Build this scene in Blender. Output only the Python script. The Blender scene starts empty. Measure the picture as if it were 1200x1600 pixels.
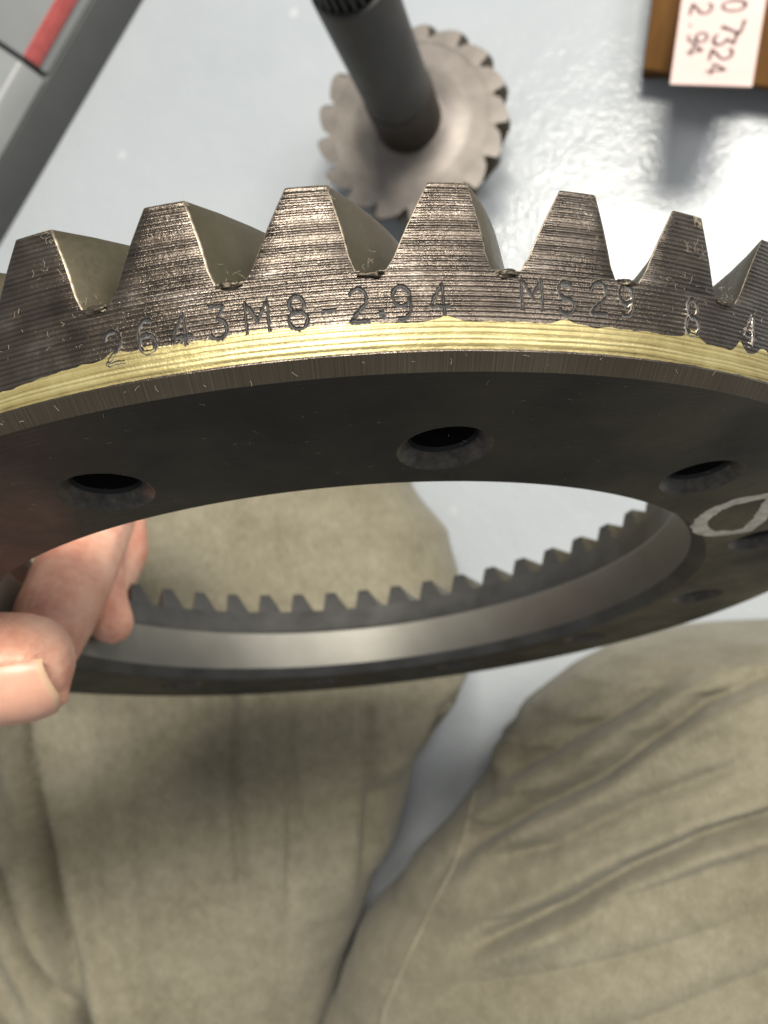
import bpy, bmesh, math, random
from mathutils import Vector, Matrix, noise
random.seed(7)
sc = bpy.context.scene
col = sc.collection
PI = math.pi

# ------------------------------------------------------------------ camera frame
# world: floor is z = 0, y points away from the kneeling person, camera hangs above the lap looking down
H = 0.45
F, CX, CY = 1250.0, 600.0, 800.0                       # focal length and centre of the 1200 x 1600 photograph
zc = Vector((-0.235, 0.004, 0.972)).normalized()         # world up seen from the camera
yc = (Vector((0, 1, 0)) - zc * zc.y).normalized()
xc = yc.cross(zc)
W = Matrix((xc, yc, zc))                                # camera space -> world directions
EYE = Vector((0, 0, H))
def c2w(v): return W @ Vector(v) + EYE
def px(x, y, d): return c2w(((x - CX) * d / F, (CY - y) * d / F, -d))
def pxz(x, y, z):
    r = W @ Vector((x - CX, CY - y, -F))
    return EYE + r * ((z - H) / r.z)

cam = bpy.data.cameras.new('camera'); cam_o = bpy.data.objects.new('camera', cam); col.objects.link(cam_o)
cam.sensor_fit = 'VERTICAL'; cam.sensor_height = 36.0; cam.sensor_width = 27.0
cam.lens = 36.0 * F / 1600.0
cam.clip_start = 0.005; cam.clip_end = 50
cam_o.matrix_world = Matrix.Translation(EYE) @ W.to_4x4()
cam.dof.use_dof = True; cam.dof.focus_distance = 0.088; cam.dof.aperture_fstop = 31.0
sc.camera = cam_o

world = bpy.data.worlds.new('World'); sc.world = world; world.use_nodes = True
bg = world.node_tree.nodes['Background']
bg.inputs[0].default_value = (0.92, 0.96, 1.0, 1); bg.inputs[1].default_value = 0.36

def area(name, loc, target, sx, sy, power, colr):
    l = bpy.data.lights.new(name, 'AREA'); l.shape = 'RECTANGLE'; l.size = sx; l.size_y = sy; l.energy = power; l.color = colr
    o = bpy.data.objects.new(name, l); col.objects.link(o); o.location = loc
    o.rotation_euler = (Vector(target) - Vector(loc)).to_track_quat('-Z', 'Y').to_euler()
    return o
# two ceiling panels, as the two shadows of the carton show
area('ceiling_lamp', c2w((-0.16, 0.64, 1.10)), c2w((0, 0.05, -0.3)), 0.42, 0.36, 23, (1.0, 0.95, 0.85))
area('ceiling_lamp_right', c2w((0.24, 0.76, 1.14)), c2w((0.05, 0.1, -0.4)), 0.26, 0.24, 13, (1.0, 0.95, 0.87))
area('fill_lamp_far', c2w((1.1, 1.1, 1.2)), c2w((0.1, 0.1, -0.4)), 0.9, 0.5, 19, (1.0, 0.96, 0.9))  # added broad room fill that softens the shadows, not a third panel

sc.view_settings.view_transform = 'Standard'; sc.view_settings.look = 'None'
sc.view_settings.exposure = 0.17; sc.view_settings.gamma = 1.0; sc.view_settings.use_curve_mapping = False
sc.cycles.use_denoising = True
sc.cycles.max_bounces = 8

# ------------------------------------------------------------------ helpers
def mesh_obj(name, bm, mat, parent=None, smooth=35, mats=None):
    me = bpy.data.meshes.new(name)
    bm.normal_update(); bm.to_mesh(me); bm.free()
    for m in (mats or [mat]): me.materials.append(m)
    if smooth is not None:
        for p in me.polygons: p.use_smooth = True
        me.set_sharp_from_angle(angle=math.radians(smooth))
    o = bpy.data.objects.new(name, me); col.objects.link(o); o.parent = parent
    return o
def empty(name, mw):
    o = bpy.data.objects.new(name, None); col.objects.link(o); o.matrix_world = mw; o.empty_display_size = .02
    return o
def tag(o, label, cat=None, kind=None, group=None):
    if label: o['label'] = label
    if cat: o['category'] = cat
    if kind: o['kind'] = kind
    if group: o['group'] = group
    return o
def lathe(bm, prof, n, closed=False, axis='Y'):
    """revolve (r, h) points; axis Y (ring space) or Z"""
    rings = []
    for r, h in prof:
        ring = []
        for i in range(n):
            t = 2 * PI * i / n
            ring.append(bm.verts.new((r * math.sin(t), h, r * math.cos(t)) if axis == 'Y' else (r * math.cos(t), r * math.sin(t), h)))
        rings.append(ring)
    m = len(rings)
    for j in range(m if closed else m - 1):
        a, b = rings[j], rings[(j + 1) % m]
        for i in range(n):
            k = (i + 1) % n
            bm.faces.new((a[i], a[k], b[k], b[i]))
    return rings
def recalc(bm): bmesh.ops.recalc_face_normals(bm, faces=bm.faces[:])
def box_bm(sx, sy, sz, bev=0.001, seg=2):
    bm = bmesh.new(); bmesh.ops.create_cube(bm, size=1)
    bmesh.ops.scale(bm, vec=(sx, sy, sz), verts=bm.verts[:])
    if bev: bmesh.ops.bevel(bm, geom=bm.edges[:], offset=bev, segments=seg, affect='EDGES', profile=.6)
    return bm

# ------------------------------------------------------------------ materials
class NT:
    def __init__(s, name):
        s.m = bpy.data.materials.new(name); s.m.use_nodes = True; s.t = s.m.node_tree
        s.b = s.t.nodes['Principled BSDF']
    def n(s, typ, **kw):
        nd = s.t.nodes.new(typ)
        for k, v in kw.items():
            if k in nd.inputs: nd.inputs[k].default_value = v
            else: setattr(nd, k, v)
        return nd
    def l(s, a, b): s.t.links.new(a, b)
    def co(s, kind='Object'): return s.n('ShaderNodeTexCoord').outputs[kind]
    def noise(s, scale, detail=3, rough=.55, vec=None, dist=0):
        nd = s.n('ShaderNodeTexNoise'); nd.inputs['Scale'].default_value = scale; nd.inputs['Detail'].default_value = detail
        nd.inputs['Roughness'].default_value = rough; nd.inputs['Distortion'].default_value = dist
        s.l(vec or s.co(), nd.inputs['Vector']); return nd.outputs['Fac']
    def ramp(s, fac, stops):
        nd = s.n('ShaderNodeValToRGB'); e = nd.color_ramp.elements
        while len(e) < len(stops): e.new(.5)
        for el, (p, c) in zip(e, stops):
            el.position = p; el.color = tuple(c) + (1,) if len(c) == 3 else c
        s.l(fac, nd.inputs[0]); return nd.outputs[0]
    def rng(s, fac, a, b, c=0., d=1.):
        nd = s.n('ShaderNodeMapRange'); nd.inputs[1].default_value = a; nd.inputs[2].default_value = b; nd.inputs[3].default_value = c; nd.inputs[4].default_value = d
        s.l(fac, nd.inputs[0]); return nd.outputs[0]
    def math(s, op, a, b=None):
        nd = s.n('ShaderNodeMath', operation=op)
        for i, v in enumerate((a, b)):
            if v is None: continue
            if isinstance(v, (int, float)): nd.inputs[i].default_value = v
            else: s.l(v, nd.inputs[i])
        return nd.outputs[0]
    def bump(s, hgt, strength, dist, normal=None):
        nd = s.n('ShaderNodeBump'); nd.inputs['Strength'].default_value = strength; nd.inputs['Distance'].default_value = dist
        s.l(hgt, nd.inputs['Height'])
        if normal is not None: s.l(normal, nd.inputs['Normal'])
        return nd.outputs[0]
    def set(s, **kw):
        for k, v in kw.items():
            k = k.replace('_', ' ')
            if isinstance(v, bpy.types.NodeSocket): s.l(v, s.b.inputs[k])
            else: s.b.inputs[k].default_value = v if not (isinstance(v, tuple) and len(v) == 3) else v + (1,)
        return s.m

def turned_bump(g, period, dist, speck):
    """lathe-tool grooves running round the ring: depend on height along the axis, torn up by fine speckle"""
    sep = g.n('ShaderNodeSeparateXYZ'); g.l(g.co(), sep.inputs[0]); h = sep.outputs[1]
    hh = g.math('ADD', h, g.math('MULTIPLY', g.noise(45, 2), .00030))
    hh = g.math('ADD', hh, g.math('MULTIPLY', g.noise(1500, 2, .6), .00009))
    s1 = g.math('SINE', g.math('MULTIPLY', hh, 2 * PI / period))
    band = g.n('ShaderNodeTexNoise'); band.noise_dimensions = '1D'; band.inputs['Scale'].default_value = 1100; band.inputs['Detail'].default_value = 2
    g.l(hh, band.inputs['W'])
    s2 = g.math('MULTIPLY', s1, g.rng(band.outputs['Fac'], .35, .65, .55, 1.15))
    b1 = g.bump(s2, 1.0, dist)
    b2 = g.bump(g.noise(3200, 3, .7), speck, .00010, b1)
    return g.bump(g.noise(260, 4, .6), .16, .0005, b2), s2

def mat_face():
    g = NT('turned_steel')
    bmp, s = turned_bump(g, .00050, .000032, .55)
    n1 = g.noise(160, 4, .6)
    c = g.ramp(n1, [(.3, (.046, .034, .024)), (.55, (.092, .072, .054)), (.8, (.20, .17, .145))])
    mx = g.n('ShaderNodeMix', data_type='RGBA', blend_type='MULTIPLY'); mx.inputs[0].default_value = 1
    g.l(c, mx.inputs['A']); g.l(g.ramp(g.rng(s, -1, 1), [(.0, (.50, .48, .47)), (.45, (1, 1, 1))]), mx.inputs['B'])
    return g.set(Base_Color=mx.outputs['Result'], Metallic=.9, Roughness=g.rng(g.noise(420, 4), .3, .7, .20, .38), Normal=bmp, Coat_Weight=.55, Coat_Roughness=.16, Coat_Normal=bmp)
def mat_yellow():
    g = NT('yellow_paint')
    bmp, s = turned_bump(g, .00056, .000016, .35)
    sep = g.n('ShaderNodeSeparateXYZ'); g.l(g.co(), sep.inputs[0])
    st = g.n('ShaderNodeTexNoise'); st.noise_dimensions = '1D'; st.inputs['Scale'].default_value = 2400; st.inputs['Detail'].default_value = 2
    g.l(g.math('ADD', sep.outputs[1], g.math('MULTIPLY', g.noise(60, 2), .0009)), st.inputs['W'])
    c = g.ramp(g.math('ADD', g.math('MULTIPLY', st.outputs['Fac'], .62), g.math('MULTIPLY', g.noise(240, 5, .7), .38)),
               [(.30, (.040, .031, .014)), (.38, (.165, .130, .050)), (.52, (.29, .240, .100)), (.70, (.41, .365, .20))])
    return g.set(Base_Color=c, Metallic=.45, Roughness=.34, Normal=bmp)
def mat_dark():
    g = NT('black_oxide_steel')
    n1 = g.noise(55, 5, .6); n2 = g.noise(1100, 4, .7)
    c = g.ramp(n1, [(.3, (.005, .0043, .004)), (.55, (.0085, .0072, .0063)), (.8, (.025, .0195, .0155))])
    vo = g.n('ShaderNodeTexVoronoi'); vo.inputs['Scale'].default_value = 260; g.l(g.co(), vo.inputs['Vector'])
    spk = g.rng(vo.outputs['Distance'], .03, .07, 1, 0)
    mx = g.n('ShaderNodeMix', data_type='RGBA'); g.l(g.math('MULTIPLY', spk, g.rng(g.noise(90), .5, .62, 0, .5)), mx.inputs[0])
    g.l(c, mx.inputs['A']); mx.inputs['B'].default_value = (.22, .19, .16, 1)
    sp = g.n('ShaderNodeSeparateXYZ'); g.l(g.co(), sp.inputs[0])
    rad2 = g.math('SQRT', g.math('ADD', g.math('MULTIPLY', sp.outputs[0], sp.outputs[0]), g.math('MULTIPLY', sp.outputs[2], sp.outputs[2])))
    tn = g.n('ShaderNodeTexNoise'); tn.noise_dimensions = '1D'; tn.inputs['Scale'].default_value = 2600; tn.inputs['Detail'].default_value = 2
    g.l(g.math('ADD', rad2, g.math('MULTIPLY', g.noise(30, 2), .001)), tn.inputs['W'])
    b1 = g.bump(tn.outputs['Fac'], .25, .0001)
    return g.set(Base_Color=mx.outputs['Result'], Metallic=.1, Roughness=g.rng(g.noise(38, 5, .65), .3, .7, .30, .62), Normal=g.bump(n2, .14, .0001, b1), Specular_IOR_Level=.35)
def mat_chamfer():
    g = NT('turned_chamfer_steel')
    sep = g.n('ShaderNodeSeparateXYZ'); g.l(g.co(), sep.inputs[0])
    ang = g.math('ARCTAN2', sep.outputs[0], sep.outputs[2])
    st = g.n('ShaderNodeTexNoise'); st.noise_dimensions = '1D'; st.inputs['Scale'].default_value = 420; st.inputs['Detail'].default_value = 3; g.l(ang, st.inputs['W'])
    f = g.math('ADD', g.math('MULTIPLY', g.noise(60, 4), .6), g.math('MULTIPLY', st.outputs['Fac'], .4))
    c = g.ramp(f, [(.3, (.040, .032, .022)), (.55, (.08, .065, .046)), (.8, (.17, .14, .11))])
    return g.set(Base_Color=c, Metallic=.75, Roughness=.42, Normal=g.bump(f, .2, .0001))
def mat_flank():
    g = NT('tooth_flank_steel')
    n1 = g.noise(110, 4, .6); n2 = g.noise(1500, 3, .6)
    c = g.ramp(n1, [(.3, (.066, .056, .034)), (.7, (.105, .091, .058))])
    vo = g.n('ShaderNodeTexVoronoi'); vo.inputs['Scale'].default_value = 420; g.l(g.co(), vo.inputs['Vector'])
    mx = g.n('ShaderNodeMix', data_type='RGBA'); g.l(g.math('MULTIPLY', g.rng(vo.outputs['Distance'], .04, .1, 1, 0), g.rng(g.noise(140), .52, .62, 0, .6)), mx.inputs[0])
    g.l(c, mx.inputs['A']); mx.inputs['B'].default_value = (.5, .45, .36, 1)
    return g.set(Base_Color=mx.outputs['Result'], Metallic=.7, Roughness=g.rng(n2, .3, .7, .36, .48), Normal=g.bump(n2, .08, .0001))
def mat_bore():
    g = NT('ground_bore_steel')
    n1 = g.noise(40, 4, .6)
    c = g.ramp(n1, [(.3, (.13, .124, .105)), (.7, (.185, .177, .15))])
    return g.set(Base_Color=c, Metallic=.35, Roughness=.42, Normal=g.bump(g.noise(700, 3), .08, .0001))
def simple(name, colr, rough, metal=0., nscale=None, var=.25, bump=0, bscale=None, spec=None):
    g = NT(name)
    if nscale:
        n1 = g.noise(nscale, 5, .6)
        c = g.ramp(n1, [(.3, tuple(v * (1 - var) for v in colr)), (.7, tuple(min(1, v * (1 + var)) for v in colr))])
    else: c = colr
    kw = dict(Base_Color=c, Roughness=rough, Metallic=metal)
    if bump: kw['Normal'] = g.bump(g.noise(bscale or nscale, 4), bump, .0004)
    m = g.set(**kw)
    if spec is not None: g.b.inputs['Specular IOR Level'].default_value = spec
    return m
def mat_floor():
    g = NT('painted_floor')
    n1 = g.noise(5, 4, .6); n2 = g.noise(330, 3, .5); n3 = g.noise(70, 3, .5)
    c = g.ramp(n1, [(.3, (.325, .350, .372)), (.7, (.385, .408, .428))])
    vo = g.n('ShaderNodeTexVoronoi'); vo.inputs['Scale'].default_value = 26; g.l(g.co(), vo.inputs['Vector'])
    mx = g.n('ShaderNodeMix', data_type='RGBA'); g.l(g.math('MULTIPLY', g.rng(vo.outputs['Distance'], .05, .1, 1, 0), g.rng(g.noise(9), .5, .6, 0, .22)), mx.inputs[0])
    g.l(c, mx.inputs['A']); mx.inputs['B'].default_value = (.72, .72, .70, 1)
    b1 = g.bump(n3, .13, .004); b2 = g.bump(n2, .24, .0012, b1)
    return g.set(Base_Color=mx.outputs['Result'], Roughness=g.rng(n1, .3, .7, .12, .19), Normal=b2, Specular_IOR_Level=.24)
def mat_cloth():
    g = NT('khaki_cotton')
    co = g.co(); n1 = g.noise(20, 5, .62); n2 = g.noise(170, 5, .7)
    mpa = g.n('ShaderNodeMapping'); mpa.inputs['Rotation'].default_value = (0, 0, .6); mpa.inputs['Scale'].default_value = (1, .18, 1); g.l(co, mpa.inputs[0])
    tw = g.noise(1500, 2, .6, vec=mpa.outputs[0])
    f = g.math('ADD', g.math('ADD', g.math('MULTIPLY', n1, .40), g.math('MULTIPLY', n2, .30)), g.math('MULTIPLY', tw, .30))
    c = g.ramp(f, [(.36, (.126, .112, .076)), (.5, (.178, .161, .114)), (.64, (.24, .22, .162))])
    b1 = g.bump(tw, .45, .0006); b2 = g.bump(n2, .35, .0012, b1)
    m = g.set(Base_Color=c, Roughness=.92, Normal=b2)
    g.b.inputs['Sheen Weight'].default_value = .1; g.b.inputs['Specular IOR Level'].default_value = .12
    return m
def mat_skin():
    g = NT('skin')
    n1 = g.noise(95, 4, .6); n2 = g.noise(1300, 3, .6); n3 = g.noise(520, 4, .7)
    c = g.ramp(g.math('ADD', g.math('MULTIPLY', n1, .7), g.math('MULTIPLY', n3, .3)), [(.32, (.52, .20, .13)), (.5, (.64, .325, .225)), (.70, (.74, .46, .34))])
    vo = g.n('ShaderNodeTexVoronoi', feature='DISTANCE_TO_EDGE'); vo.inputs['Scale'].default_value = 900; g.l(g.co(), vo.inputs['Vector'])
    mp = g.n('ShaderNodeMapping'); mp.inputs['Scale'].default_value = (1, .25, .25); g.l(g.co(), mp.inputs[0])
    cr = g.noise(620, 3, .6, vec=mp.outputs[0], dist=.6)
    b1 = g.bump(g.rng(vo.outputs['Distance'], 0, .12), .35, .00012); b2 = g.bump(cr, .9, .0005, b1)
    m = g.set(Base_Color=c, Roughness=g.rng(n3, .3, .7, .40, .54), Normal=g.bump(n2, .25, .0002, b2))
    b = g.b; b.inputs['Subsurface Weight'].default_value = .25; b.inputs['Subsurface Radius'].default_value = (1, .35, .2); b.inputs['Subsurface Scale'].default_value = .003
    return m
def mat_brown():
    g = NT('brown_cardboard')
    mp = g.n('ShaderNodeMapping'); mp.inputs['Scale'].default_value = (1, .12, 1); g.l(g.co(), mp.inputs[0])
    n = g.noise(160, 5, .6, vec=mp.outputs[0])
    c = g.ramp(n, [(.3, (.075, .033, .007)), (.7, (.12, .056, .013))])
    return g.set(Base_Color=c, Roughness=.75, Normal=g.bump(n, .2, .0006), Specular_IOR_Level=.15)

M_FACE, M_YEL, M_DARK, M_CHAM, M_FLANK, M_BORE = mat_face(), mat_yellow(), mat_dark(), mat_chamfer(), mat_flank(), mat_bore()
M_FLOOR, M_CLOTH, M_SKIN, M_BROWN = mat_floor(), mat_cloth(), mat_skin(), mat_brown()
M_STAMP = simple('stamp_groove_shade', (.012, .010, .009), .5, .3)  # strokes are not cut in; dark colour stands in for the groove's shade
M_LIP = simple('stamp_lip_steel', (.52, .48, .43), .3, 1.0, 900, .3)
M_LINT = simple('lint', (.38, .325, .24), .9)
M_MARK = simple('white_paint_marker', (.58, .52, .43), .6, 0, 420, .35, .3, 900)
M_TOE = simple('toe_steel', (.085, .082, .076), .40, .75, 90, .3)
M_HEAD = simple('machined_pinion_face', (.150, .133, .118), .45, .45, 45, .32)
M_PTOOTH = simple('pinion_tooth_steel', (.10, .085, .066), .42, .6, 90, .25)
M_SHAFT = simple('dark_shaft_steel', (.040, .039, .037), .55, .2, 60, .3)
M_SEAT = simple('ground_seat_steel', (.034, .027, .022), .5, .3, 60, .3)
M_SPLINE = simple('black_spline_steel', (.010, .011, .010), .5, .3)
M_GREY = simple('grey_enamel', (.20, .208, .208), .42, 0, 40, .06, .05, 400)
M_GREY_SHADED = simple('grey_enamel_shaded', (.075, .077, .077), .45, 0, 40, .08, .05, 400)  # same enamel as the top, with the side's shade put into the colour
M_RED = simple('red_plastic', (.40, .085, .08), .45, 0, 300, .16, .2, 500)
M_CARD = simple('pink_card', (.60, .455, .42), .8, 0, 60, .05)
M_INK = simple('brown_ink', (.035, .022, .026), .8, 0, 900, .5)
M_NAIL = simple('fingernail', (.60, .32, .225), .40, 0, 200, .10)
M_NAILEDGE = simple('fingernail_edge', (.56, .36, .23), .42)
M_SEAM = simple('khaki_seam_thread', (.30, .27, .20), .9, 0, 500, .2)

# ------------------------------------------------------------------ floor
bm = bmesh.new()
bmesh.ops.create_grid(bm, x_segments=4, y_segments=4, size=2.5)
fl = mesh_obj('floor', bm, M_FLOOR, smooth=None); tag(fl, 'pale grey painted floor with slight orange-peel gloss', kind='structure')

# ------------------------------------------------------------------ ring gear (ring space: y = axis towards the teeth, angle t = 0 faces the camera)
S = 0.101
N = 47; PIT = 2 * PI / N
RA, RB = -0.3618, 0.1064
Mring = Matrix.Rotation(RB, 3, 'Z') @ Matrix.Rotation(RA, 3, 'X')
RC = Vector((-0.0637, -0.2241, -1.7251)) * S
ring_mw = Matrix.Translation(c2w(RC)) @ (W @ Mring).to_4x4()
ring = empty('ring_gear', ring_mw)
tag(ring, 'large dark steel ring gear with yellow paint band and stamped numbers, held in hand', 'ring gear')
RYL, HYL, SL = 1.0155, .0143, .31
def cone_r(h): return RYL + SL * (h - HYL)
HR, HT = .094, .180                     # root and tip height at the heel
R_TOE, HR_TOE, HT_TOE = .752, .198, .268
R_ROOT = cone_r(HR)
# blank: materials 0 dark back, 1 chamfer, 2 turned face, 3 root/flank, 4 toe, 5 bore
prof = [(.722, 0, 0), (1.0, 0, 1), (RYL, HYL, 2)]
for k in range(1, 7): h = HYL + (HR - HYL) * k / 6; prof.append((cone_r(h), h, 2))
prof[-1] = (R_ROOT, HR, 3)
prof += [(R_TOE - .012, HR_TOE + .006, 4), (.728, .160, 4), (.722, .140, 4), (.716, .135, 4), (.703, .131, 5), (.700, .126, 5), (.700, .026, 4), (.704, .021, 4)]
NS = N * 8
def blank_mesh():
    bm = bmesh.new()
    rings = lathe(bm, [(r * S, h * S) for r, h, m in prof], NS, closed=True)
    bm.faces.ensure_lookup_table()
    for j in range(len(prof)):
        for i in range(NS): bm.faces[j * NS + i].material_index = prof[j][2]
    recalc(bm)
    return bm
GM = [M_DARK, M_CHAM, M_FACE, M_FLANK, M_TOE, M_BORE]
blank = mesh_obj('blank', blank_mesh(), None, ring, 24, GM)
# twelve threaded bolt holes cut out of the back face
cut = bmesh.new()
for k in range(12):
    t = -0.3156 + 2 * PI * k / 12
    b2 = bmesh.new(); n = 28
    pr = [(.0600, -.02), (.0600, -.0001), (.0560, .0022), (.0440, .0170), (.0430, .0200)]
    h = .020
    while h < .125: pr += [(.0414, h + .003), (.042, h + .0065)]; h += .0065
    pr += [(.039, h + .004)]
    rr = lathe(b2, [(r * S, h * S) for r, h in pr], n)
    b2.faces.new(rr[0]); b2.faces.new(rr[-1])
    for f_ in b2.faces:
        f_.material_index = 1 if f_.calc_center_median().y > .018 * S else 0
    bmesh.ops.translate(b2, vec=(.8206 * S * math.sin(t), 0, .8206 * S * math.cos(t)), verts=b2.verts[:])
    recalc(b2)
    tmp = bpy.data.meshes.new('t'); b2.to_mesh(tmp); b2.free(); cut.from_mesh(tmp); bpy.data.meshes.remove(tmp)
M_HOLE = simple('dark_thread_steel', (.006, .005, .005), .5, .2)  # near-black colour for the inside of the bolt holes
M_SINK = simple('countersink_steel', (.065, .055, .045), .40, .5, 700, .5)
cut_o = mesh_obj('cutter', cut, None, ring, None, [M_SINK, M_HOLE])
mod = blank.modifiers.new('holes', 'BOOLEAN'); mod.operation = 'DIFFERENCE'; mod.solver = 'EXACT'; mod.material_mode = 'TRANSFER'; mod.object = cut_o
bpy.context.view_layer.update()
dg = bpy.context.evaluated_depsgraph_get()
newme = bpy.data.meshes.new_from_object(blank.evaluated_get(dg))
blank.modifiers.clear(); old = blank.data; blank.data = newme; bpy.data.meshes.remove(old)
cm = cut_o.data; bpy.data.objects.remove(cut_o); bpy.data.meshes.remove(cm)
for p in newme.polygons: p.use_smooth = True
newme.set_sharp_from_angle(angle=math.radians(24))

# teeth: sections from heel to toe; steep flank on one side, long flank on the other
FR = 1.25
def tooth_mesh():
    bm = bmesh.new()
    KS, JR, KC = 9, 7, 6
    left, right = (-.47, -.145), (.285, .15)            # (base, tip) in pitches
    grid = []
    for k in range(KS):
        s = k / (KS - 1)
        rr = R_ROOT + (R_TOE - R_ROOT) * s
        hr = HR + (HR_TOE - HR) * s; ht = HT + (HT_TOE - HT) * s
        th = FR * PIT * (s + .22 * s * (1 - s))
        sec = []
        for j in range(JR):
            f = j / (JR - 1); e = f
            h = hr + (ht - hr) * f
            fill = .022 * max(0, 1 - f * 6) ** 2          # root fillet
            cv = .010 * math.sin(PI * f)                 # slightly convex flanks
            tl = left[0] + (left[1] - left[0]) * f - fill - cv
            tr = right[0] + (right[1] - right[0]) * f + fill + cv
            
            r = rr + SL * (h - hr)
            row = []
            for c in range(KC):
                t = th + PIT * (tl + (tr - tl) * c / (KC - 1))
                row.append(bm.verts.new((r * S * math.sin(t), h * S, r * S * math.cos(t))))
            sec.append(row)
        grid.append(sec)
    def quad(a, b, c, d, m):
        f = bm.faces.new((a, b, c, d)); f.material_index = m
    for j in range(JR - 1):
        for c in range(KC - 1):
            quad(grid[0][j][c], grid[0][j][c + 1], grid[0][j + 1][c + 1], grid[0][j + 1][c], 0)
            g = grid[-1]; quad(g[j][c], g[j + 1][c], g[j + 1][c + 1], g[j][c + 1], 2)
    for k in range(KS - 1):
        for j in range(JR - 1):
            a, b = grid[k], grid[k + 1]
            quad(a[j][0], a[j + 1][0], b[j + 1][0], b[j][0], 1)
            quad(a[j][-1], b[j][-1], b[j + 1][-1], a[j + 1][-1], 1)
        for c in range(KC - 1):
            quad(grid[k][-1][c], grid[k][-1][c + 1], grid[k + 1][-1][c + 1], grid[k + 1][-1][c], 1)
    # drop inner duplicate columns: verts only used by faces stay
    bmesh.ops.delete(bm, geom=[v for v in bm.verts if not v.link_faces], context='VERTS')
    recalc(bm)
    sharp = [e for e in bm.edges if len(e.link_faces) == 2 and e.calc_face_angle() > math.radians(28)]
    bmesh.ops.bevel(bm, geom=sharp, offset=.00018, segments=2, affect='EDGES', profile=.5, material=3)
    return bm
M_EDGE = simple('worn_edge_steel', (.12, .102, .075), .36, .8, 900, .75)
PHT = -0.2356 + .07 * PIT
t0 = mesh_obj('tooth', tooth_mesh(), None, ring, 30, [M_FACE, M_FLANK, M_TOE, M_EDGE])
t0.rotation_euler = (0, PHT, 0)
for k in range(1, N):
    o = t0.copy(); col.objects.link(o); o.rotation_euler = (0, PHT + k * PIT, 0)

# yellow paint: thin coat on the lower turned face, upper edge uneven
bm = bmesh.new()
nn = 1100; t_a, t_b = -PI, PI; rows = 7; lines = []
bumps = [(-.158, .007, .010), (-.02, .004, .02), (.165, .007, .012), (.29, .006, .010), (.447, .013, .010), (.52, .014, .007), (.56, .010, .012), (.62, .006, .03), (-.125, .004, .01)]
for i in range(nn):
    t = t_a + (t_b - t_a) * i / nn
    up = .0445 - .010 * max(0, min(1, (-.14 - t) * 5)) + .0035 * (noise.noise((t * 9, 0, 3))) + .0022 * noise.noise((t * 60, 1, 0)) + .0016 * noise.noise((t * 260, 2, 0))
    up += sum(a * math.exp(-((t - c) / w) ** 2) for c, a, w in bumps)
    lo = HYL + .0005
    ln = []
    for j in range(rows):
        h = lo + (up - lo) * j / (rows - 1)
        lift = .00005 if 0 < j < rows - 1 else -.00002
        r = cone_r(h) * S + lift
        ln.append(bm.verts.new((r * math.sin(t), h * S, r * math.cos(t))))
    lines.append(ln)
for i in range(nn):
    a, b = lines[i], lines[(i + 1) % nn]
    for j in range(rows - 1): bm.faces.new((a[j], b[j], b[j + 1], a[j + 1]))
recalc(bm)
tag(mesh_obj('paint_band', bm, M_YEL, ring, 60), 'yellow paint band round the lower turned face')

# stamped characters: stroke font (unit box 0..1 x 0..1)
def arc(cx, cy, rx, ry, a0, a1, n=10): return [(cx + rx * math.cos(math.radians(a0 + (a1 - a0) * i / n)), cy + ry * math.sin(math.radians(a0 + (a1 - a0) * i / n))) for i in range(n + 1)]
GL = {
 '0': [arc(.5, .5, .42, .5, 0, 360, 20)],
 '2': [arc(.5, .70, .40, .30, 165, -35, 10) + [(.06, 0), (.95, 0)]],
 '3': [[(.12, 1.0), (.85, 1.0), (.45, .60)] + arc(.45, .30, .42, .30, 85, -150, 12)],
 '4': [[(.66, 0), (.66, 1), (.04, .30), (.98, .30)]],
 '6': [arc(.55, .55, .45, .45, 55, 180, 8) + [(.10, .30)], arc(.5, .28, .40, .28, 0, 360, 16)],
 '7': [[(.05, 1), (.9, 1), (.35, 0)]],
 '8': [arc(.5, .74, .33, .25, 0, 360, 16), arc(.5, .25, .42, .27, 0, 360, 16)],
 '9': [arc(.5, .70, .40, .30, 0, 360, 16), [(.90, .70)] + arc(.45, .42, .45, .42, 10, -115, 8)],
 'M': [[(.0, 0), (.0, 1), (.5, .40), (1.0, 1), (1.0, 0)]],
 'S': [arc(.5, .75, .38, .25, 35, 270, 10) + arc(.5, .25, .42, .25, 90, -150, 10)],
 '-': [[(.15, .5), (.85, .5)]], '.': [[(.36, .05), (.64, .05)]], ':': [[(.4, .2), (.6, .2)], [(.4, .7), (.6, .7)]],
 'T': [[(.0, 1), (1, 1)], [(.5, 1), (.5, 0)]],
}
def ribbon(bm, pts, place, offs, mats, jit=0):
    """sweep cross-section offs [(across, up)] along 2-D pts; place(x, y, up) -> 3-D"""
    n = len(pts); closed = n > 3 and math.dist(pts[0], pts[-1]) < 1e-6
    rows = []
    for i, (x, y) in enumerate(pts):
        a = pts[max(0, i - 1)] if not closed else pts[i - 1 if i > 0 else n - 2]
        b = pts[min(n - 1, i + 1)] if not closed else pts[i + 1 if i < n - 1 else 1]
        d = Vector((b[0] - a[0], b[1] - a[1])); d.normalize(); nx, ny = -d.y, d.x
        k = 1 + random.uniform(-jit, jit)
        rows.append([bm.verts.new(place(x + nx * o * k, y + ny * o * k, u)) for o, u in offs])
    for i in range(n - 1):
        for j in range(len(offs) - 1):
            f = bm.faces.new((rows[i][j], rows[i + 1][j], rows[i + 1][j + 1], rows[i][j + 1])); f.material_index = mats[j]
def dense(pts, step):
    out = [pts[0]]
    for a, b in zip(pts, pts[1:]):
        m = max(1, int(math.dist(a, b) / step))
        out += [(a[0] + (b[0] - a[0]) * i / m, a[1] + (b[1] - a[1]) * i / m) for i in range(1, m + 1)]
    return out
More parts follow.
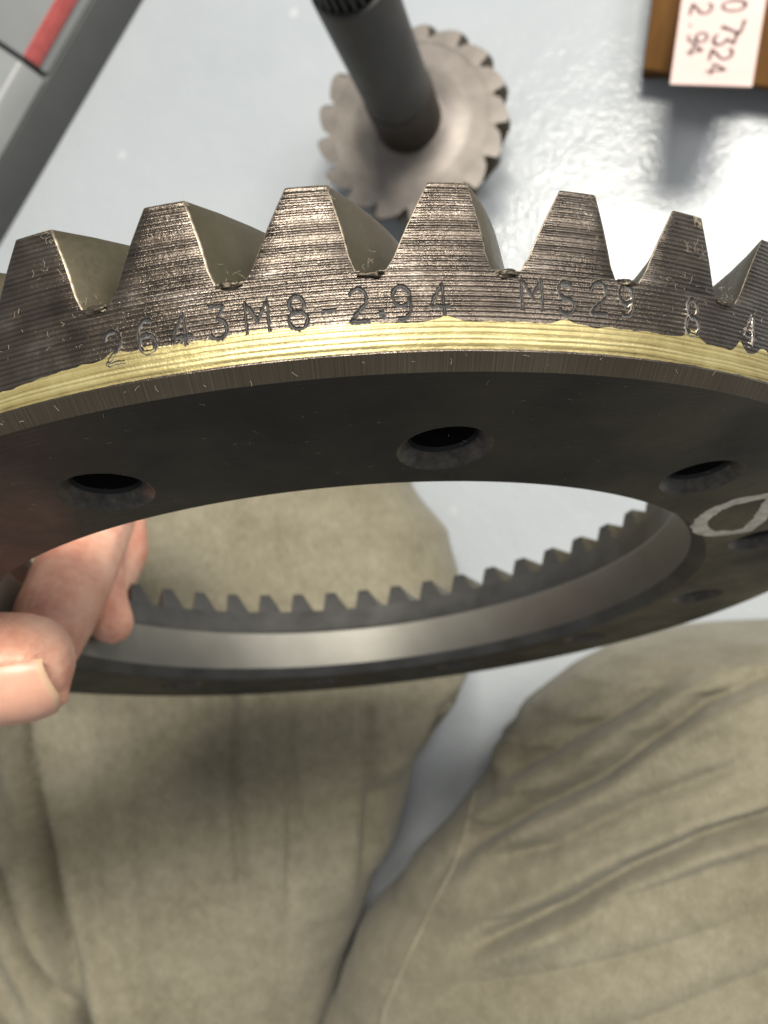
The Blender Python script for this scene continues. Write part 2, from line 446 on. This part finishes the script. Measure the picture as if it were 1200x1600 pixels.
CH = [('2', -.1588, .0515, 1), ('6', -.124, .0557, 1), ('4', -.0893, .0561, 1), ('3', -.0533, .0581, 1), ('M', -.0156, .0583, 1), ('8', .023, .0591, 1), ('-', .0528, .0578, .5),
      ('2', .0813, .0615, 1), ('.', .103, .0668, .5), ('9', .1233, .062, 1), ('4', .1604, .0644, 1), ('M', .2548, .0713, 1), ('S', .2915, .0698, 1), ('2', .3293, .0729, 1),
      ('9', .3612, .0736, 1), ('8', .4478, .0678, 1.2), ('4', .5375, .0697, 1.1)]
for ch, tc, hc, sc_ in CH:
    wch, hch = .0215, .0315 * (sc_ if sc_ > 1 else 1)
    if ch in '-.': hch = .0315
    tilt = random.uniform(-.05, .05)
    def place(x, y, u, tc=tc, hc=hc, wch=wch, hch=hch, tilt=tilt):
        t = tc + (x - .5) * wch + (y - .5) * wch * tilt; h = hc + (y - .5) * hch
        r = cone_r(h) * S + u
        return (r * math.sin(t), h * S, r * math.cos(t))
    bm = bmesh.new()
    w = .050 if ch != '.' else .085
    offs = [(-1.9 * w, -.00002), (-1.15 * w, .00013), (-.6 * w, .00004), (.6 * w, .00004), (1.15 * w, .00013), (1.9 * w, -.00002)]
    for st in GL[ch]:
        dn = dense(st, .07); dn = [(x + random.uniform(-.018, .018), y + random.uniform(-.018, .018)) for x, y in dn]
        if len(st) > 8 and math.dist(st[0], st[-1]) < 1e-6: dn[-1] = dn[0]
        runs = [dn]
        for rn in runs: ribbon(bm, rn, place, offs, [1, 0, 0, 0, 1], .4)
    o = mesh_obj('stamped_character', bm, None, ring, 60, [M_STAMP, M_LIP])
    tag(o, None)

# white paint-marker loop on the back face, found by intersecting the back plane
inv = ring_mw.inverted()
def on_back(x, y):
    a = inv @ EYE; b = inv @ px(x, y, .2); d = b - a; k = -a.y / d.y; q = a + d * k
    return (q.x, q.z)
bm = bmesh.new()
loop = [on_back(*q) for q in [(1212, 772), (1185, 777), (1150, 784), (1118, 796), (1099, 810), (1092, 820), (1097, 830), (1110, 834), (1140, 833), (1168, 828), (1186, 812), (1200, 793), (1216, 768)]]
def plc(x, y, u): return (x, -u, y)
ribbon(bm, dense(loop, .0008), plc, [(-.0014, -.00001), (-.0011, .00006), (.0011, .00006), (.0014, -.00001)], [0, 0, 0], .16)
tag(mesh_obj('paint_mark', bm, M_MARK, ring, 60), 'off-white paint marker loop on the back face')

# lint and fibres caught on the oily steel
bm = bmesh.new()
def fibre(p, nrm, length, w, curl):
    nrm = nrm.normalized(); d = nrm.orthogonal(); d.rotate(Matrix.Rotation(random.uniform(0, 2 * PI), 3, nrm)); d.normalize()
    prev = None; n = 5
    for i in range(n + 1):
        sd = d.cross(nrm).normalized() * w
        q = p + nrm * .00006
        cur = (bm.verts.new(q - sd), bm.verts.new(q + nrm * w * 1.2), bm.verts.new(q + sd))
        if prev:
            bm.faces.new((prev[0], cur[0], cur[1], prev[1])); bm.faces.new((prev[1], cur[1], cur[2], prev[2]))
        prev = cur
        p = p + d * (length / n) + nrm * random.uniform(-.00001, .00006)
        d.rotate(Matrix.Rotation(random.uniform(-curl, curl), 3, nrm))
def rad(t, r, h): return Vector((r * S * math.sin(t), h * S, r * S * math.cos(t)))
for _ in range(110):                                    # on the back face
    t = random.uniform(-1.0, 1.3); r = random.uniform(.74, .995)
    fibre(rad(t, r, 0), Vector((0, -1, 0)), random.uniform(.00015, .0008), .000011, .25)
for _ in range(40):                                     # along the chamfer edge
    t = random.uniform(-.6, .7); h = random.uniform(.002, .013)
    fibre(rad(t, 1.0 + h * 1.08, h), Vector((math.sin(t), -.8, math.cos(t))), random.uniform(.0002, .0009), .000013, .4)
for _ in range(170):                                    # on the turned face
    t = random.uniform(-.5, .62); h = random.uniform(.055, .092)
    fibre(rad(t, cone_r(h), h), Vector((math.sin(t), -.3, math.cos(t))), random.uniform(.00012, .0006), .000014, .5)
clump = [(k, f, a) for k in range(-2, 8) for f, a in ((.985, 16), (.6, 7), (.2, 8))]
for k, f, a in clump:                                   # on the heel edges of the teeth
    for _ in range(a if k not in (5,) else a * 3):
        tip = f > .9
        ct = PHT + k * PIT + PIT * (random.uniform(.06, .17) if tip else random.uniform(-.05, .16) if f > .5 else random.choice((random.uniform(.32, .5), random.uniform(-.3, .2))))
        h = HR + (HT - HR) * (f + random.uniform(-.13, .015)) - (.006 if f < .3 and random.random() < .6 else 0)
        fibre(rad(ct, cone_r(h), h), Vector((math.sin(ct), -.3, math.cos(ct))), random.uniform(.00025, .0010), .000012, .8)
tag(mesh_obj('lint', bm, M_LINT, ring, 60), 'pale lint fibres stuck to the oily steel', kind='stuff')

# torn burrs at the heel end of the tooth gaps
for k in range(-2, 7):
    bm = bmesh.new(); bmesh.ops.create_icosphere(bm, subdivisions=3, radius=1)
    for v in bm.verts:
        q = v.co.copy(); d = 1 + .55 * noise.noise(q * 1.7 + Vector((k * 5.1, 0, 0))) + .3 * noise.noise(q * 4 + Vector((0, k * 3.3, 0)))
        v.co = Vector((q.x * .00125 * d, q.y * .00042 * d, q.z * .00035 * d))
    t = PHT + k * PIT + PIT * .41
    p = rad(t, R_ROOT - .001, HR - .0015 + random.uniform(-.002, .001))
    bmesh.ops.rotate(bm, matrix=Matrix.Rotation(t, 3, 'Y'), verts=bm.verts[:], cent=(0, 0, 0)); bmesh.ops.translate(bm, vec=p, verts=bm.verts[:])
    mesh_obj('burr', bm, M_CHAM, ring, 60)

# ------------------------------------------------------------------ pinion gear standing head down on the floor
ZH = .045
pc = pxz(641, 192, ZH); pin = empty('pinion_gear', Matrix.Translation((pc.x, pc.y, 0)))
tag(pin, 'pinion gear standing on its toothed head on the floor, dark shaft up', 'pinion gear')
PR = 165 * (EYE - Vector((0, 0, ZH))).length / F
NP = 17
bm = bmesh.new()
pr = [(.0, .001), (PR * .50, .001), (PR * .58, .004), (PR * .80, ZH - .006), (PR * .835, ZH - .003), (PR * .83, ZH), (PR * .60, ZH - .0006), (PR * .54, ZH - .0002), (PR * .46, ZH + .0008), (PR * .38, ZH + .0022), (PR * .34, ZH + .0036), (.0, ZH + .0036)]
rg = lathe(bm, [(max(r, 1e-5), h) for r, h in pr], 102, axis='Z'); recalc(bm)
bmesh.ops.remove_doubles(bm, verts=bm.verts[:], dist=1e-5)
mesh_obj('head', bm, M_HEAD, pin, 30)
def pin_tooth():
    bm = bmesh.new(); pit = 2 * PI / NP
    outline = [(-.54, .78), (-.51, .88), (-.38, .925), (-.16, .965), (.06, .995), (.20, 1.0), (.27, .985), (.285, .94), (.31, .88), (.36, .78)]
    rings = []
    for k in range(7):
        s = k / 6; z = ZH + .0002 - s * (ZH - .006); sc2 = 1 - .34 * s; tw = -.55 * s
        ch = .955 if k == 0 else 1
        if k == 1: z = ZH - .004; sc2 = 1 - .34 * .1; tw = -.055
        ring_ = []
        for a, r in outline:
            rr = r if k else .78 + (r - .78) * .76
            t = a * pit - tw
            ring_.append(bm.verts.new((PR * rr * sc2 * math.cos(-t), PR * rr * sc2 * math.sin(-t), z)))
        rings.append(ring_)
    bm.faces.new(rings[0]); bm.faces[-1:] if False else None
    for a, b in zip(rings, rings[1:]):
        for i in range(len(outline) - 1):
            f = bm.faces.new((a[i], a[i + 1], b[i + 1], b[i])); f.material_index = 1
    bm.faces.new(rings[-1])
    recalc(bm); return bm
p0 = mesh_obj('tooth', pin_tooth(), None, pin, 40, [M_HEAD, M_PTOOTH])
for k in range(1, NP):
    o = p0.copy(); col.objects.link(o); o.rotation_euler = (0, 0, 2 * PI * k / NP)
SR = 52.5 * (H - ZH) / F
def shaft_part(name, prof, m, n=64):
    bm = bmesh.new(); rg = lathe(bm, prof, n, axis='Z'); bm.faces.new(rg[0]); bm.faces.new(rg[-1]); recalc(bm)
    return mesh_obj(name, bm, m, pin, 30)
shaft_part('bearing_seat', [(SR * 1.0, ZH + .003), (SR * 1.0, ZH + .031), (SR * .97, ZH + .032)], M_SEAT)
shaft_part('shaft', [(SR * .955, ZH + .032), (SR * .955, ZH + .113), (SR * .93, ZH + .1155), (SR * .87, ZH + .116)], M_SHAFT)
sp = []
bm = bmesh.new(); ns = 26
for z in (ZH + .116, ZH + .165):
    ring_ = []
    for i in range(ns):
        for a, r in ((0, .76), (.22, .76), (.32, .86), (.72, .86), (.82, .76)):
            t = 2 * PI * (i + a) / ns; ring_.append(bm.verts.new((SR * r * math.cos(t), SR * r * math.sin(t), z)))
    sp.append(ring_)
for i in range(len(sp[0])):
    k = (i + 1) % len(sp[0]); bm.faces.new((sp[0][i], sp[0][k], sp[1][k], sp[1][i]))
bm.faces.new(sp[0]); bm.faces.new(sp[1]); recalc(bm)
mesh_obj('spline', bm, M_SPLINE, pin, 30)

# ------------------------------------------------------------------ brown carton and its card
ZF = .020
a = pxz(1005, 107, ZF); b = pxz(1200, 135, ZF); l = pxz(1019, 0, ZF)
rot = math.atan2((l - a).y, (l - a).x) - PI / 2
BW, FL = .15, .075
bx = empty('carton', Matrix.Translation((a.x, a.y, 0)) @ Matrix.Rotation(rot, 4, 'Z'))
tag(bx, 'brown cardboard carton with an open flap reaching in at the upper right', 'carton')
bm = bmesh.new(); slope = (b - a); slope.rotate(Matrix.Rotation(-rot, 3, 'Z')); sl = slope.y / slope.x
vv = [(0, 0), (BW, BW * sl), (BW, FL), (0, FL)]
bot = [bm.verts.new((x, y, ZF - .004)) for x, y in vv]; top = [bm.verts.new((x, y, ZF)) for x, y in vv]
bm.faces.new(bot); bm.faces.new(top)
for i in range(4): bm.faces.new((bot[i], bot[(i + 1) % 4], top[(i + 1) % 4], top[i]))
recalc(bm); bmesh.ops.bevel(bm, geom=bm.edges[:], offset=.0009, segments=2, affect='EDGES', profile=.5)
mesh_obj('flap', bm, M_BROWN, bx, 30)
bm = box_bm(BW, .10, ZF - .0005, .0012); bmesh.ops.translate(bm, vec=(BW / 2, FL - .02, (ZF - .0005) / 2 - .002 + .002), verts=bm.verts[:])
mesh_obj('body', bm, M_BROWN, bx, 30)
# card resting on the carton, its near end curled up off the floor; the writing runs downwards
def zcard(y):
    v = max(0, min(1, (133 - y) / 165)); return ZF + .002 + .052 * (1 - v) ** 1.5
def card_pt(x, y): return pxz(x, y, zcard(y))
card_o = card_pt(1110, -30)
card = empty('card', Matrix.Translation(card_o))
tag(card, 'pink-white card with handwritten 07324 and 2.94 curling up off the carton', 'card')
bm = bmesh.new(); rows = []
for i in range(25):
    v = i / 24; y = 131 - 165 * v; row = []
    for j in range(9):
        u = j / 8; x = 1047 + 23 * v + u * (128 + 4 * v); p = card_pt(x, y + 4 * u) - card_o
        row.append(bm.verts.new(p))
    rows.append(row)
for p, q in zip(rows, rows[1:]):
    for j in range(8): bm.faces.new((p[j], p[j + 1], q[j + 1], q[j]))
recalc(bm)
geo = bmesh.ops.extrude_face_region(bm, geom=bm.faces[:])
bmesh.ops.translate(bm, vec=(0, 0, -.0011), verts=[v for v in geo['geom'] if isinstance(v, bmesh.types.BMVert)])
recalc(bm)
mesh_obj('sheet', bm, M_CARD, card, 40)
def hand_char(ch, geo, wpx):
    """reading direction = picture down, top of the glyph = picture right"""
    bm = bmesh.new(); cx_, cy_, hx, hy, sk = geo
    def place(x, y, u):
        return card_pt(cx_ + (y - .5) * hx + (x - .5) * sk, cy_ + (x - .5) * hy + (y - .5) * sk * .35) - card_o + Vector((0, 0, .00025 + u))
    for st in GL[ch]: ribbon(bm, dense(st, .12), place, [(-wpx, 0), (0, .00008), (wpx, 0)], [0, 0], .3)
    recalc(bm); mesh_obj('ink_character', bm, M_INK, card, 60)
for ch, q in (('0', (1147, 9, 36, 20, -4)), ('7', (1143, 44, 34, 26, -10)), ('3', (1132, 62, 34, 22, -6)), ('2', (1127, 85, 34, 20, -6)), ('4', (1119, 108, 32, 18, -6)),
              ('2', (1096, 14, 32, 20, -6)), ('.', (1090, 40, 26, 12, 0)), ('9', (1090, 59, 30, 18, -4)), ('4', (1086, 78, 26, 18, -6))):
    hand_char(ch, q, .075)

# ------------------------------------------------------------------ grey steel cabinet base with a red handle strip at upper left
f0, f1 = pxz(225, 0, 0), pxz(0, 385, 0)
dl = (f0 - f1).normalized(); ang = math.atan2(dl.y, dl.x)      # local x along the edge, local y = away from floor (left)
cab = empty('steel_cabinet', Matrix.Translation((f1 + dl * .05)) @ Matrix.Rotation(ang, 4, 'Z'))
tag(cab, 'low grey enamelled steel cabinet with a red strip on its edge, upper left corner', 'cabinet')
def prism(name, prof, x0, x1, m, bev=.0012):
    bm = bmesh.new(); A = [bm.verts.new((x0, y, z)) for y, z in prof]; B = [bm.verts.new((x1, y, z)) for y, z in prof]
    n = len(prof)
    for i in range(n): bm.faces.new((A[i], A[(i + 1) % n], B[(i + 1) % n], B[i]))
    bm.faces.new(A); bm.faces.new(B); recalc(bm)
    if bev: bmesh.ops.bevel(bm, geom=bm.edges[:], offset=bev, segments=2, affect='EDGES', profile=.5)
    return mesh_obj(name, bm, m, cab, 30)
Z1, Z2 = .030, .044
prism('base', [(0, 0), (.003, Z1), (.30, Z1), (.30, 0)], -.30, .40, M_GREY_SHADED)
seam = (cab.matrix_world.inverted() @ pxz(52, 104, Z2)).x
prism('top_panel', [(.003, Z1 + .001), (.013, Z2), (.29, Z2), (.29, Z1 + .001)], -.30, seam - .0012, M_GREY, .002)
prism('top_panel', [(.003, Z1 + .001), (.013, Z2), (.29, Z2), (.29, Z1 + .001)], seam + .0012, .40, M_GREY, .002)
rx = (cab.matrix_world.inverted() @ pxz(72, 114, Z1 + .006)).x
prism('handle_strip', [(.0055, Z1 + .0065), (.0085, Z2 - .0005), (.0100, Z2 + .0012), (.0112, Z2 + .0012), (.0125, Z2 - .004), (.008, Z1 + .006)], rx, .38, M_RED, .0015)

# ------------------------------------------------------------------ person: hand (one skin) holding the ring, trousers as children
def cs(x, y, d): return Vector(((x - CX) * d / F, (CY - y) * d / F, -d))   # camera-space point
bones = []     # chains of (camera-space point, radius)
idx = [(Vector((-.150, .012, -.205)), .0125), (Vector((-.105, .026, -.212)), .0100), (cs(150, 812, .200), .0098), (cs(112, 905, .178), .0092), (cs(84, 965, .163), .0084), (cs(72, 1003, .156), .0072)]
mid = [(Vector((-.150, .006, -.225)), .0125), (Vector((-.105, .024, -.235)), .0098), (cs(146, 800, .235), .0096), (cs(142, 890, .216), .0090), (cs(154, 945, .204), .0076), (cs(176, 974, .198), .0054)]
rin = [(Vector((-.150, -.004, -.245)), .0120), (Vector((-.112, .016, -.258)), .0095), (Vector((-.088, .010, -.262)), .0092), (Vector((-.082, -.012, -.250)), .0085), (Vector((-.083, -.026, -.236)), .0070)]
pky = [(Vector((-.155, -.016, -.262)), .0105), (Vector((-.122, .000, -.276)), .0083), (Vector((-.102, -.006, -.282)), .0078), (Vector((-.096, -.024, -.272)), .0066)]
th_tip = cs(36, 1036, .141)
thb = [(Vector((-.195, -.050, -.195)), .0190), (Vector((-.150, -.046, -.165)), .0150), (Vector((-.108, -.0335, -.148)), .0118), (Vector((-.082, -.0285, -.143)), .0113), (th_tip, .0092)]
palm = [[(Vector((-.150, .010, -.205)), .0140), (Vector((-.215, -.045, -.215)), .0200)], [(Vector((-.150, .004, -.225)), .0140), (Vector((-.215, -.048, -.225)), .0200)],
        [(Vector((-.150, -.006, -.245)), .0135), (Vector((-.215, -.052, -.238)), .0190)], [(Vector((-.155, -.016, -.260)), .0120), (Vector((-.218, -.056, -.248)), .0180)],
        [(Vector((-.215, -.050, -.230)), .0240), (Vector((-.260, -.085, -.235)), .0250), (Vector((-.36, -.19, -.20)), .0330)]]
_ax = (th_tip - thb[3][0]).normalized(); _n = Vector((0, -.70, .71)); _n = (_n - _ax * _n.dot(_ax)).normalized(); _sd = _ax.cross(_n)
folds_ = []
for sg in (-1, 1):                                      # skin folds beside the nail
    dr = _n * math.cos(math.radians(58)) + _sd * sg * math.sin(math.radians(58))
    folds_.append([(th_tip + _ax * -.018 + dr * .0098, .0022), (th_tip + _ax * -.006 + dr * .0097, .0021), (th_tip + _ax * .001 + dr * .0090, .0020), (th_tip + _ax * .0055 + dr * .0072, .0018)])
bm = bmesh.new()
for chain in [idx, mid, rin, pky, thb] + palm + folds_:
    for (a_, ra), (b_, rb) in zip(chain, chain[1:]):
        n = max(2, int((b_ - a_).length / .0022))
        for i in range(n + 1):
            f = i / n; p = a_.lerp(b_, f); r = ra + (rb - ra) * f
            bmesh.ops.create_icosphere(bm, subdivisions=2, radius=r, matrix=Matrix.Translation(c2w(p)))
person = mesh_obj('person', bm, M_SKIN, None, None)
rm = person.modifiers.new('r', 'REMESH'); rm.mode = 'VOXEL'; rm.voxel_size = .0011
sm = person.modifiers.new('s', 'SMOOTH'); sm.factor = .5; sm.iterations = 7
bpy.context.view_layer.update(); dg = bpy.context.evaluated_depsgraph_get()
nm = bpy.data.meshes.new_from_object(person.evaluated_get(dg)); person.modifiers.clear()
om = person.data; person.data = nm; bpy.data.meshes.remove(om)
for p in nm.polygons: p.use_smooth = True
tag(person, 'person in khaki trousers kneeling on the floor, hand pinching the ring gear', 'person')
# thumbnail
ax = (th_tip - thb[3][0]).normalized()
nrm0 = Vector((0, -.70, .71)); nrm0 = (nrm0 - ax * nrm0.dot(ax)).normalized(); side = ax.cross(nrm0)
bm = bmesh.new(); rows = []
na, nb = 26, 14
for i in range(na + 1):
    f = i / na
    row = []
    for j in range(nb + 1):
        g = j / nb * 2 - 1
        al = g * math.radians(54)
        l = -.0125 + f * .0212 - (.0010 if g < 0 else .0050) * g * g * f
        rr = .01065
        ext = max(0, l)
        rr2 = (.0106 - .0006 * max(0, (l + .004) / .012)) * math.sqrt(max(0, 1 - (ext / .0125) ** 2)) + .00012 * math.cos(g * PI / 2) + (-.0006 if abs(g) > .98 or i == 0 else 0)
        p = th_tip + ax * l + (nrm0 * math.cos(al) + side * math.sin(al)) * rr2
        row.append(bm.verts.new(c2w(p)))
    rows.append(row)
for i in range(na):
    for j in range(nb):
        f = bm.faces.new((rows[i][j], rows[i + 1][j], rows[i + 1][j + 1], rows[i][j + 1])); f.material_index = 1 if i >= na - 1 else 0
geo = bmesh.ops.extrude_face_region(bm, geom=bm.faces[:])
bmesh.ops.translate(bm, vec=W @ (nrm0 * -.0004), verts=[v for v in geo['geom'] if isinstance(v, bmesh.types.BMVert)])
recalc(bm)
nail = mesh_obj('thumbnail', bm, None, person, 60, [M_NAIL, M_NAILEDGE])

# trousers: each leg lofted over rows running across the picture, folds pressed into the surface
def interp(tab, y):
    if y <= tab[0][0]: return tab[0][1:]
    for a, b in zip(tab, tab[1:]):
        if y <= b[0]:
            f = (y - a[0]) / (b[0] - a[0]); f2 = f * f * (3 - 2 * f) * .35 + f * .65
            return tuple(p + (q - p) * f2 for p, q in zip(a[1:], b[1:]))
    return tab[-1][1:]
import numpy as np
def leg(tab, folds, ztop, drape):
    """tab rows: (picture y, left x, right x, top z); folds: (points px, depth, width, sharp side)"""
    y0, y1 = tab[0][0], tab[-1][0]
    nr, nu, nl = 320, 340, 30
    na = nu + nl
    A = np.concatenate([np.linspace(-.25, PI + .25, nu, endpoint=False), np.linspace(PI + .25, 2 * PI - .25, nl, endpoint=False)])
    ex = .80
    ca, sa = np.cos(A), np.sin(A)
    X = np.sign(ca) * np.abs(ca) ** ex; Z = np.sign(sa) * np.abs(sa) ** ex
    P = np.zeros((nr + 1, na, 3)); NR = np.zeros_like(P)
    for i in range(nr + 1):
        f = i / nr; y = y0 + (y1 - y0) * (f * .75 + .25 * f * f)
        xl, xr, zt = interp(tab, y); zs = zt * .45
        L, R_ = pxz(xl, y, zs), pxz(xr, y, zs); c = np.array((L + R_) / 2); hw = np.array((R_ - L) / 2)
        P[i] = c + hw * X[:, None]; P[i, :, 2] = zs + Z * np.where(Z > 0, zt - zs, zs - .001)
        hn = hw / np.linalg.norm(hw)
        n_ = hn[None, :] * X[:, None] + np.array((0, 0, 1.))[None, :] * Z[:, None]
        NR[i] = n_ / np.linalg.norm(n_, axis=1)[:, None]
    D = np.zeros((nr + 1, na)); msk = (Z > -.15)[None, :]
    for i in range(nr + 1):
        for j in range(na):
            p = P[i, j]
            D[i, j] = .0032 * noise.noise((p[0] * 7, p[1] * 4, p[2] * 7)) + .0007 * noise.noise((p[0] * 45, p[1] * 18, p[2] * 30))
    # soft drapes: rounded ridges with narrow valleys, running along a fold direction
    ang_d, lam, amp_d, curve = drape
    nx_, ny_ = -math.sin(ang_d), math.cos(ang_d)
    U = P[..., 0] * math.cos(ang_d) + P[..., 1] * math.sin(ang_d); Q = P[..., 0] * nx_ + P[..., 1] * ny_ + curve * U * U
    wob = np.zeros(D.shape); am = np.zeros(D.shape)
    for i in range(nr + 1):
        for j in range(na):
            u, q = U[i, j], Q[i, j]
            wob[i, j] = noise.noise((u * 6, q * 16, 1.3)); am[i, j] = noise.noise((u * 9, q * 24, 7.7))
    ph = Q / lam + wob * .75
    D += np.where(msk, amp_d * (np.abs(np.sin(PI * ph)) ** .7 - .6) * np.clip(.55 + 1.1 * am, 0, 1.4), 0)
    for pts, dep, wid in folds:
        dep *= 1.15; wid *= .85
        w = [np.array(pxz(x, y, ztop)[:2]) for x, y in pts]
        best = np.full(D.shape, 9.); par = np.zeros(D.shape)
        tot = sum(np.linalg.norm(q - p) for p, q in zip(w, w[1:])); run = 0
        for p, q in zip(w, w[1:]):
            d = q - p; L2 = d @ d; v = P[:, :, :2] - p
            t = np.clip((v @ d) / L2, 0, 1); dist = np.linalg.norm(v - t[..., None] * d, axis=2)
            m = dist < best
            best = np.where(m, dist, best); par = np.where(m, (run + t * L2 ** .5) / tot, par); run += L2 ** .5
        env = np.clip(np.minimum(par, 1 - par) * 4, 0, 1); env = env * env * (3 - 2 * env)
        prof = -np.exp(-(best / wid) ** 2) + .55 * np.exp(-((best - wid * 2.3) / (wid * 1.5)) ** 2)
        D += np.where(msk, prof * env * dep, 0)
    P = P + NR * D[..., None]
    bm = bmesh.new(); rows = [[bm.verts.new(P[i, j]) for j in range(na)] for i in range(nr + 1)]
    for a, b in zip(rows, rows[1:]):
        for j in range(na):
            k = (j + 1) % na; bm.faces.new((a[j], a[k], b[k], b[j]))
    bm.faces.new(rows[0]); bm.faces.new(rows[-1]); recalc(bm)
    return bm
lt = [(560, 250, 470, .03), (572, 170, 540, .075), (600, 90, 580, .100), (660, 30, 612, .118), (757, -40, 642, .128), (830, -90, 700, .130), (920, -130, 722, .132), (1060, -170, 728, .134), (1100, -180, 715, .135),
      (1160, -190, 672, .136), (1200, -200, 642, .137), (1300, -220, 613, .140), (1420, -240, 560, .144), (1500, -250, 532, .148), (1600, -260, 512, .152), (1900, -280, 470, .165)]
lf = [([(10, 960), (45, 1180), (80, 1320), (120, 1470), (165, 1620), (210, 1800)], 0.0105, .0048), ([(-140, 1120), (-40, 1270), (25, 1405), (80, 1490), (160, 1615), (240, 1760)], .0115, .0048),
      ([(-160, 1440), (-20, 1545), (60, 1605), (180, 1700)], .010, .0046), ([(590, 1300), (632, 1215), (662, 1165), (705, 1120)], .007, .0034),
      ([(545, 1020), (552, 1200), (530, 1400), (500, 1560)], .0028, .0026), ([(350, 1000), (352, 1200), (372, 1480)], .0022, .003), ([(432, 1020), (438, 1250), (428, 1500)], .002, .003)]
trl = mesh_obj('trouser_leg', leg(lt, lf, .135, (math.radians(92), .021, .0024, .0)), M_CLOTH, person, 80)
rt = [(968, 1230, 1330, .02), (975, 1180, 1500, .060), (985, 1055, 1640, .092), (1010, 960, 1690, .108), (1040, 900, 1710, .118), (1085, 845, 1720, .126), (1130, 802, 1720, .130), (1180, 768, 1715, .133), (1240, 735, 1700, .136),
      (1340, 645, 1680, .142), (1450, 565, 1640, .147), (1590, 518, 1580, .152), (1900, 500, 1500, .165)]
rf = [([(630, 1450), (720, 1372), (820, 1302), (930, 1240), (1010, 1184), (1110, 1122), (1330, 1050)], .0070, .0030), ([(680, 1530), (780, 1475), (880, 1425), (980, 1370), (1100, 1318), (1360, 1240)], .0070, .0030),
      ([(745, 1225), (820, 1140), (890, 1090), (960, 1054), (1090, 1022), (1200, 1010)], .0055, .0030), ([(720, 1300), (800, 1245), (880, 1192), (960, 1146), (1080, 1085)], .0050, .0028),
      ([(725, 1290), (750, 1225), (780, 1180), (830, 1130)], .006, .0032), ([(700, 1400), (850, 1350), (1000, 1270), (1240, 1180)], .0025, .0030)]
trr = mesh_obj('trouser_leg', leg(rt, rf, .138, (math.radians(31), .019, .0034, -.6)), M_CLOTH, person, 80)
# raised inseam along the right leg, laid on the cloth
bpy.context.view_layer.update(); dg = bpy.context.evaluated_depsgraph_get()
seam_px = dense([(585, 1640), (605, 1570), (640, 1490), (672, 1425), (704, 1365), (728, 1300), (744, 1235)], 14)
bm = bmesh.new(); rows = []
for i, (x, y) in enumerate(seam_px):
    d = (pxz(x, y, 0) - EYE).normalized()
    ok, loc, nr_, _ = trr.ray_cast(EYE, d)
    if not ok: continue
    sd = Vector((1, .45, 0)).normalized()
    rows.append([bm.verts.new(loc + sd * .0016 * u + nr_ * w) for u, w in ((-1, -.0006), (-.5, .0006), (.1, .0009), (.6, .0005), (1, -.0006))])
for a, b in zip(rows, rows[1:]):
    for j in range(4): bm.faces.new((a[j], b[j], b[j + 1], a[j + 1]))
recalc(bm)
mesh_obj('seam', bm, M_CLOTH, trr, 80)
